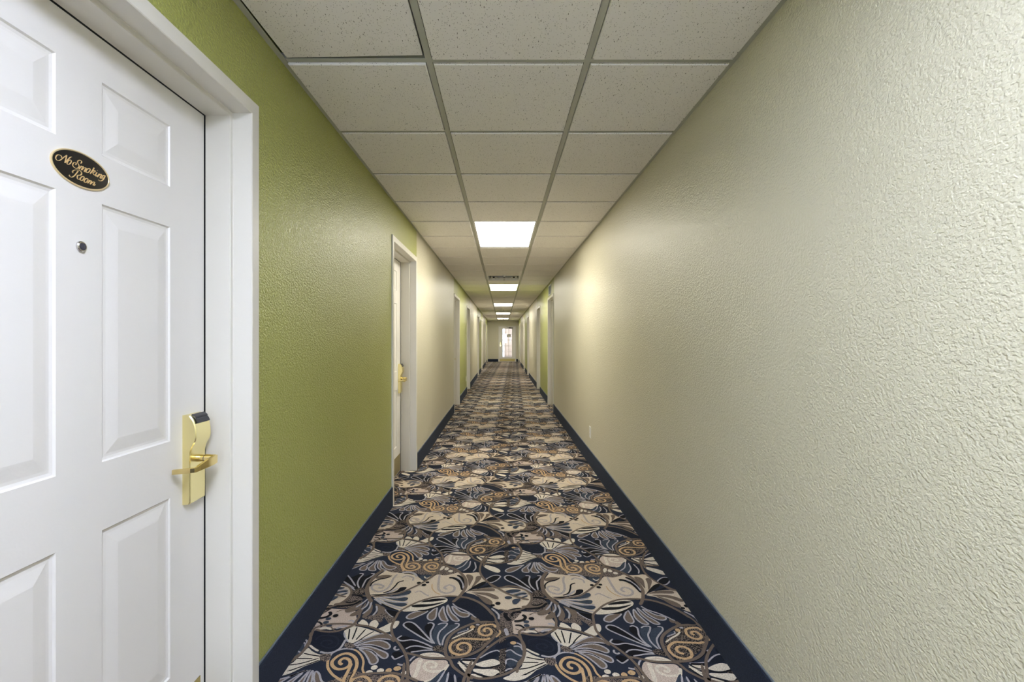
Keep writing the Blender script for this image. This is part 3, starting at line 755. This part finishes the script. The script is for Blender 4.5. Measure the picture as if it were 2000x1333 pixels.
LET = [
 # N o
 [(372,345),(366,305),(330,280),(280,275),(243,305),(232,350),(255,395),(305,410),(360,385),(420,335),(492,285)], [(492,285),(478,350),(462,410),(447,466)], [(447,466),(490,420),(545,360),(580,330),(612,325)],
 [(560,395),(520,425),(500,465),(510,495),(545,500),(585,465),(600,425),(590,400),(560,395)],
 # S m o k i n g
 [(815,475),(842,460),(838,420),(800,402),(757,420),(748,460),(775,510),(785,555),(750,590),(700,590),(650,555),(632,505),(655,462),(695,455),(715,480),(700,515)],
 [(842,535),(810,580),(778,615)], [(778,612),(830,560),(868,545),(880,560),(850,610),(840,640)], [(842,638),(890,590),(935,580),(948,598),(918,640),(908,668),(930,680),(955,662)],
 [(1005,598),(970,620),(948,655),(955,688),(990,695),(1030,660),(1045,625),(1035,600),(1005,598)],
 [(1140,580),(1105,640),(1070,690),(1045,722)], [(1050,715),(1090,670),(1135,645),(1160,650),(1155,675),(1110,690)], [(1108,690),(1118,725),(1135,750),(1165,745)],
 [(1205,690),(1178,735),(1165,768),(1185,780),(1215,758)], [(1210,640),(1222,648)],
 [(1262,722),(1235,765),(1212,800)], [(1214,796),(1255,755),(1298,735),(1312,750),(1290,790),(1278,820),(1296,832),(1318,815)],
 [(1385,762),(1350,765),(1325,800),(1325,830),(1350,835),(1380,800),(1400,765)], [(1400,765),(1375,820),(1345,865),(1305,890),(1262,885),(1240,862)],
 # R o o m
 [(548,748),(560,785),(605,803),(650,785),(700,735),(735,690),(760,655)], [(640,705),(625,675),(650,645),(700,632),(765,635),(815,660),(840,700),(832,740),(795,758),(745,752)], [(748,752),(738,800),(745,840),(775,856),(805,842)],
 [(865,785),(830,805),(808,840),(815,875),(850,882),(885,850),(900,815),(892,790),(865,785)],
 [(955,832),(920,852),(900,888),(908,922),(942,928),(976,898),(990,860),(982,838),(955,832)],
 [(1035,872),(1005,915),(978,948)], [(980,945),(1025,905),(1062,888),(1075,905),(1050,945),(1042,972)], [(1044,970),(1090,928),(1130,915),(1146,932),(1122,968),(1112,990),(1135,1000),(1162,972)],
]
m = MB()
for si, st in enumerate(LET):
    q = cr(np.array(st, float), 6, False)
    tg = np.gradient(q, axis=0); tg /= np.maximum(np.linalg.norm(tg, axis=1, keepdims=True), 1e-6)
    L = []; Rr = []
    for p, t_ in zip(q, tg):
        w = 9 + 17*abs(t_[0]*0.55 - t_[1]*0.83)**1.5 if (t_[0]*-0.5+t_[1]*0.85) > 0.0 else 9 + 15*abs(t_[0]*-0.5+t_[1]*0.85)**2
        nx, ny = -t_[1]*w/2, t_[0]*w/2
        L.append((p[0]+nx, p[1]+ny)); Rr.append((p[0]-nx, p[1]-ny))
    for k in range(len(q)-1):
        c = [L[k], L[k+1], Rr[k+1], Rr[k]]
        P = [dp(*e) for e in c]
        m.poly([(NF+.0033+si*2.5e-5, a, b) for a, b in P])
    # sides give the strokes their raised edge
    for side in (L, Rr):
        for k in range(len(q)-1):
            a, b = dp(*side[k]), dp(*side[k+1])
            m.poly([(NF+.0033, *a), (NF+.0033, *b), (NF+.0024, *b), (NF+.0024, *a)])
m.build('lettering', GOLD, sg, fix=False)

# ------------------------------------------------------------------ glazed exit door at the far end
GX0, GX1, GZ0, GZ1 = 0.0, 0.541, .255, 1.885
m = MB(); Y = YEND+.03
lx0, lx1, lz1 = EX0+.052, EX1-.052, EZ-.052
m.box((lx0, Y, .01), (GX0, Y+.045, lz1)); m.box((GX1, Y, .01), (lx1, Y+.045, lz1)); m.box((GX0, Y, .01), (GX1, Y+.045, GZ0)); m.box((GX0, Y, GZ1), (GX1, Y+.045, lz1))
ed = m.build('door_%d' % (n+1), WHITE); tag(ed, 'white glazed exit door with small panes at the far end of the hallway', 'door', kind='structure')
m = MB()
for a, b in ((EX0, EX0+.05), (EX1-.05, EX1)): m.box((a, YEND-.012, 0), (b, YEND+.1, EZ))
m.box((EX0+.05, YEND-.012, EZ-.05), (EX1-.05, YEND+.1, EZ)); m.build('frame', TRIMW, ed, bevel=.002)
m = MB()
for k in range(1, 3): x = GX0+(GX1-GX0)*k/3; m.box((x-.009, Y+.012, GZ0), (x+.009, Y+.030, GZ1))
for k in range(1, 5): z = GZ0+(GZ1-GZ0)*k/5; m.box((GX0, Y+.0125, z-.009), (GX1, Y+.0295, z+.009))
m.build('glazing_bars', plain('grey_bars', (.60, .57, .54), .5), ed)
gm, nt, b = new_mat('clear_glass'); b.inputs['Transmission Weight'].default_value = 1; b.inputs['Roughness'].default_value = 0; b.inputs['IOR'].default_value = 1.45
MB().box((GX0, Y+.019, GZ0), (GX1, Y+.023, GZ1)).build('pane', gm, ed)
k = MB().box((lx0+.03, Y-.0015, .02), (lx1-.02, Y, .165)).build('kick_plate', KICK, ed); k['label'] = 'brass kick plate'
m = MB(); m.box((-.165, Y-.024, .86), (-.095, Y, 1.12)); h = m.build('lock', BRASS, ed, bevel=.004); h['label'] = 'brass lock'
MB().box((-.16, Y-.066, .93), (-.055, Y-.054, .95)).cyl((-.13, Y-.06, .94), .011, .04, 'y').build('lever', BRASS2, h)
m = MB(); m.box((.36, Y-.06, 1.90), (.60, Y, 1.955)); cl = m.build('door_closer', plain('bronze_closer', (.05, .04, .035), .4, metal=.5), ed, bevel=.006)
m = MB(); tube_rect(m, [(.47, Y-.03, 1.965), (.30, Y-.20, 1.967), (.24, YEND-.02, 1.99)], [.012]*3, [.022]*3); m.build('closer_arm', plain('bronze_arm', (.06, .05, .045), .4, metal=.5), cl)
m = MB(); m.box((.235, Y+.011, 1.405), (.475, Y+.014, 1.565)); m2 = m.build('notice', plain('notice_paper', (.85, .82, .80), .7), ed)
m = MB()
for a, b in (((.235, Y+.009, 1.405), (.475, Y+.0108, 1.42)), ((.235, Y+.009, 1.55), (.475, Y+.0108, 1.565)), ((.235, Y+.009, 1.42), (.25, Y+.0108, 1.55)), ((.46, Y+.009, 1.42), (.475, Y+.0108, 1.55))): m.box(a, b)
m.build('border', plain('notice_border', (.06, .06, .08), .5), m2)
# what shows through the glass: a sunlit pale wall across a walkway
STUC = plain('pale_stucco', (.62, .53, .47), .9, bump=.002, bscale=60)
m = MB(); m.box((-2.2, 29.6, -.05), (-.14, 29.8, 2.9)); m.box((.12, 29.3, -.05), (3.2, 29.5, 2.9))
o = m.build('wall_outside', STUC); tag(o, 'pale sunlit wall seen through the small panes of the far door', 'wall', kind='structure')
m = MB(); m.box((-4, YEND+.15, -.08), (4, 36, -.03)); o = m.build('ground', plain('concrete', (.5, .47, .43), .9, var=.1)); tag(o, 'concrete walkway outside the far door', 'ground', kind='structure')

# ------------------------------------------------------------------ ceiling lights
LAMPS = {-1: emis('lamp_lens_cool', (0.74, 0.80, 1.0), LAMP_STRENGTH*NEAR), 1: emis('lamp_lens_neutral', (1.0, 0.95, 0.81), LAMP_STRENGTH)}
LAMP = LAMPS[1]
def light_fixture():
    root = empty('ceiling_light')
    x0, x1 = BAR_L+FL/2+.001, BAR_R-FL/2-.001; y0, y1 = FL/2+.001, 2*TILE-FL/2-.001; z = CEIL+.0016
    w = .016
    m = MB()
    m.box((x0, y0, z-.004), (x0+w, y1, z+.006)); m.box((x1-w, y0, z-.004), (x1, y1, z+.006)); m.box((x0+w, y0, z-.004), (x1-w, y0+w, z+.006)); m.box((x0+w, y1-w, z-.004), (x1-w, y1, z+.006))
    m.box((x0, y0, z+.02), (x1, y1, z+.09))
    m.build('frame', GRIDX, root)
    MB().box((x0+w, y0+w, z-.001), (x1-w, y1-w, z+.002)).build('diffuser', LAMP, root)
    return root
lf = light_fixture(); first = True
labs = {4: 'nearest white rectangular ceiling light, the largest in view', 12: 'second ceiling light, just beyond the square ceiling vent', 20: 'third glowing ceiling light down the hallway', 28: 'fourth ceiling light, just beyond the far ceiling vent', 36: 'farthest ceiling light, close to the end wall',
        -4: 'glowing ceiling light right above the viewer', -12: 'glowing ceiling light behind the viewer near the added window'}
for r in light_rows:
    c = lf if first else copy_tree(lf); first = False
    if r < 0:
        dch = [q for q in c.children if q.name.startswith('diffuser')][0]; dch.data = dch.data.copy(); dch.data.materials[0] = LAMPS[-1]
    c.location = (0, rowy(r), 0); tag(c, labs[r], 'ceiling light', 'rectangular lights in the hallway ceiling')

# ------------------------------------------------------------------ ceiling vents
def vent():
    root = empty('ceiling_vent'); cx, cyy = (BAR_L+BAR_R)/2, TILE/2; z = CEIL+.0016
    def fr(m, a, b, za, zb):           # square louver ring between half sizes a (outer) and b (inner)
        A = [(cx-a, cyy-a, za), (cx+a, cyy-a, za), (cx+a, cyy+a, za), (cx-a, cyy+a, za)]
        B = [(cx-b, cyy-b, zb), (cx+b, cyy-b, zb), (cx+b, cyy+b, zb), (cx-b, cyy+b, zb)]
        for k in range(4): m.poly([A[k], A[(k+1) % 4], B[(k+1) % 4], B[k]])
    h = TILE/2-FL/2-.001
    m = MB(); fr(m, h, h-.03, z-.001, z-.001); fr(m, h-.03, h-.045, z-.001, z+.03); m.build('frame', GRIDX, root)
    for a in (.225, .155, .085):
        m = MB(); fr(m, a, a-.030, z-.008, z+.022); fr(m, a+.002, a-.028, z-.0065, z+.0235); m.build('louver', GRIDX, root)
    m = MB(); m.box((cx-.03, cyy-.03, z+.008), (cx+.03, cyy+.03, z+.010)); m.build('louver', GRIDX, root)
    m = MB(); m.box((cx-h, cyy-h, z+.07), (cx+h, cyy+h, z+.075)); m.build('duct_shade_sheet', DARK, root)  # near-black sheet paints the shade seen between the louvers
    return root
v = vent(); v.location = (0, rowy(10), 0); tag(v, 'square louvered ceiling vent in front of the second light', 'ceiling vent', 'square vents in the hallway ceiling')
c = copy_tree(v); c.location = (0, rowy(26), 0); tag(c, 'far square louvered ceiling vent in front of the fourth light', 'ceiling vent', 'square vents in the hallway ceiling')

# ------------------------------------------------------------------ sprinklers
HEADM = plain('dull_steel', (.33, .32, .30), .5, metal=.4)
def sprinkler():
    root = empty('fire_sprinkler'); m = MB()
    m.cyl((0, 0, -.006), .030, .006, 'z', r2=.036).cyl((0, 0, -.022), .017, .016, 'z', r2=.026).build('escutcheon', PLAST, root, smooth=True)
    m = MB(); m.cyl((0, 0, -.045), .009, .024, 'z')
    for s in (-1, 1):
        m.box((s*.011-.0015, -.002, -.075), (s*.011+.0015, .002, -.028))
    m.box((-.012, -.002, -.077), (.012, .002, -.073)); m.build('head', HEADM, root)
    MB().cyl((0, 0, -.081), .019, .002, 'z', 20).build('deflector', HEADM, root)
    return root
sp = sprinkler()
for k, (y, lab) in enumerate(((7.82, 'nearest pendant fire sprinkler, in front of the first ceiling vent'), (16.5, 'second pendant fire sprinkler, in front of the far ceiling vent'), (21.3, 'farthest pendant fire sprinkler, hanging before the last ceiling light'))):
    c = sp if k == 0 else copy_tree(sp)
    c.location = (.026, y, CEIL-.0065)
    if k == 2:      # this one hangs on a longer drop pipe
        MB().cyl((0, 0, -.165), .013, .12, 'z').build('drop_pipe', PLAST, c)
        for q in c.children:
            if q.name.startswith(('head', 'deflector')): q.location = (0, 0, -.12)
    tag(c, lab, 'sprinkler', 'pendant sprinklers along the ceiling')

# ------------------------------------------------------------------ outlets
def outlet():
    m = MB(); m.box((0, -.035, -.0575), (.005, .035, .0575)); r = m.build('power_outlet', PLAST, bevel=.002)
    for dz in (-.0195, .0195):
        s_ = MB().cyl((.005, 0, dz), .0165, .0015, 'x', 20).build('socket', PLAST, r)
        m = MB()
        for dy in (-.006, .006): m.box((.0066, dy-.001, dz-.001), (.0069, dy+.001, dz+.007))
        m.cyl((.0065, 0, dz-.008), .0022, .0004, 'x', 10); m.build('slot', BLACK, s_)
    MB().cyl((.005, 0, 0), .003, .0012, 'x', 10).build('screw', CHROME, r)
    return r
o1 = outlet(); o1.location = (XR, 4.80, .335); o1.rotation_euler = (0, 0, math.pi); tag(o1, 'white duplex power outlet low on the near cream right wall', 'outlet', 'white wall outlets')
o2 = copy_tree(o1); o2.location = (XL, 10.95, .36); o2.rotation_euler = (0, 0, 0); tag(o2, 'white power outlet low on the green left wall before the fourth door', 'outlet', 'white wall outlets')

# ------------------------------------------------------------------ wall vent above the first right-hand door
g = empty('wall_vent', (XR, 8.88, 2.215)); g.rotation_euler = (0, 0, math.pi)
VM = plain('grey_blue_register', (.30, .34, .40), .4)
m = MB(); a, b, w = .22, .10, .02
m.box((0, -a, -b), (.008, -a+w, b)); m.box((0, a-w, -b), (.008, a, b)); m.box((0, -a+w, -b), (.008, a-w, -b+w)); m.box((0, -a+w, b-w), (.008, a-w, b)); m.build('frame', plain('register_frame', (.55, .58, .60), .35), g)
for k in range(9):
    z = -b+w+.010+k*.0175
    m = MB(); m.loft([[(.001, y, z+.007), (.0065, y, z-.006), (.0075, y, z-.0055), (.002, y, z+.008)] for y in (-a+w, a-w)]); m.build('slat', VM, g)
MB().box((-.002, -a+.01, -b+.01), (.0005, a-.01, b-.01)).build('backing', DARK, g)
tag(g, 'grey louvered wall vent above the nearest door on the right', 'wall vent')

# ------------------------------------------------------------------ light, sky, camera
w = bpy.data.worlds.new('world'); bpy.context.scene.world = w; w.use_nodes = True
bg = w.node_tree.nodes['Background']; bg.inputs['Color'].default_value = (.85, .92, 1, 1); bg.inputs['Strength'].default_value = SKY
if DAY > 0:  # area lamp added outside the back window to cool the near walls
    ld = bpy.data.lights.new('added_daylight', 'AREA'); ld.shape = 'RECTANGLE'; ld.size = 1.3; ld.size_y = 1.35; ld.energy = DAY; ld.color = (.68, .79, 1)
    lo = bpy.data.objects.new('added_daylight', ld); C.objects.link(lo); lo.location = (.02, YBACK-.3, 1.4); lo.rotation_euler = (math.radians(90), 0, 0)
sl = bpy.data.lights.new('sun', 'SUN'); sl.energy = 1.3; sl.angle = math.radians(1); sl.color = (1, .95, .88)
so = bpy.data.objects.new('sun', sl); C.objects.link(so); so.rotation_euler = (math.radians(48), 0, math.radians(-25))

cam = bpy.data.cameras.new('camera'); cam.sensor_width = 36; cam.lens = F/2000*36
cam.shift_x = (1000-VX)/2000; cam.shift_y = -(666.5-VY)/2000
cam.clip_start = 0.01; cam.clip_end = 200
co = bpy.data.objects.new('camera', cam); C.objects.link(co); co.location = (0, 0, CAMZ); co.rotation_euler = (math.radians(90), 0, 0)
sc = bpy.context.scene; sc.camera = co
vs = sc.view_settings; vs.view_transform = 'Standard'; vs.look = 'None'; vs.gamma = 1; vs.use_curve_mapping = False; vs.exposure = EXPO
cy_ = sc.cycles; cy_.use_denoising = True; cy_.adaptive_threshold = 0.015; cy_.max_bounces = 10; cy_.diffuse_bounces = 7; cy_.glossy_bounces = 4; cy_.sample_clamp_indirect = 8.0
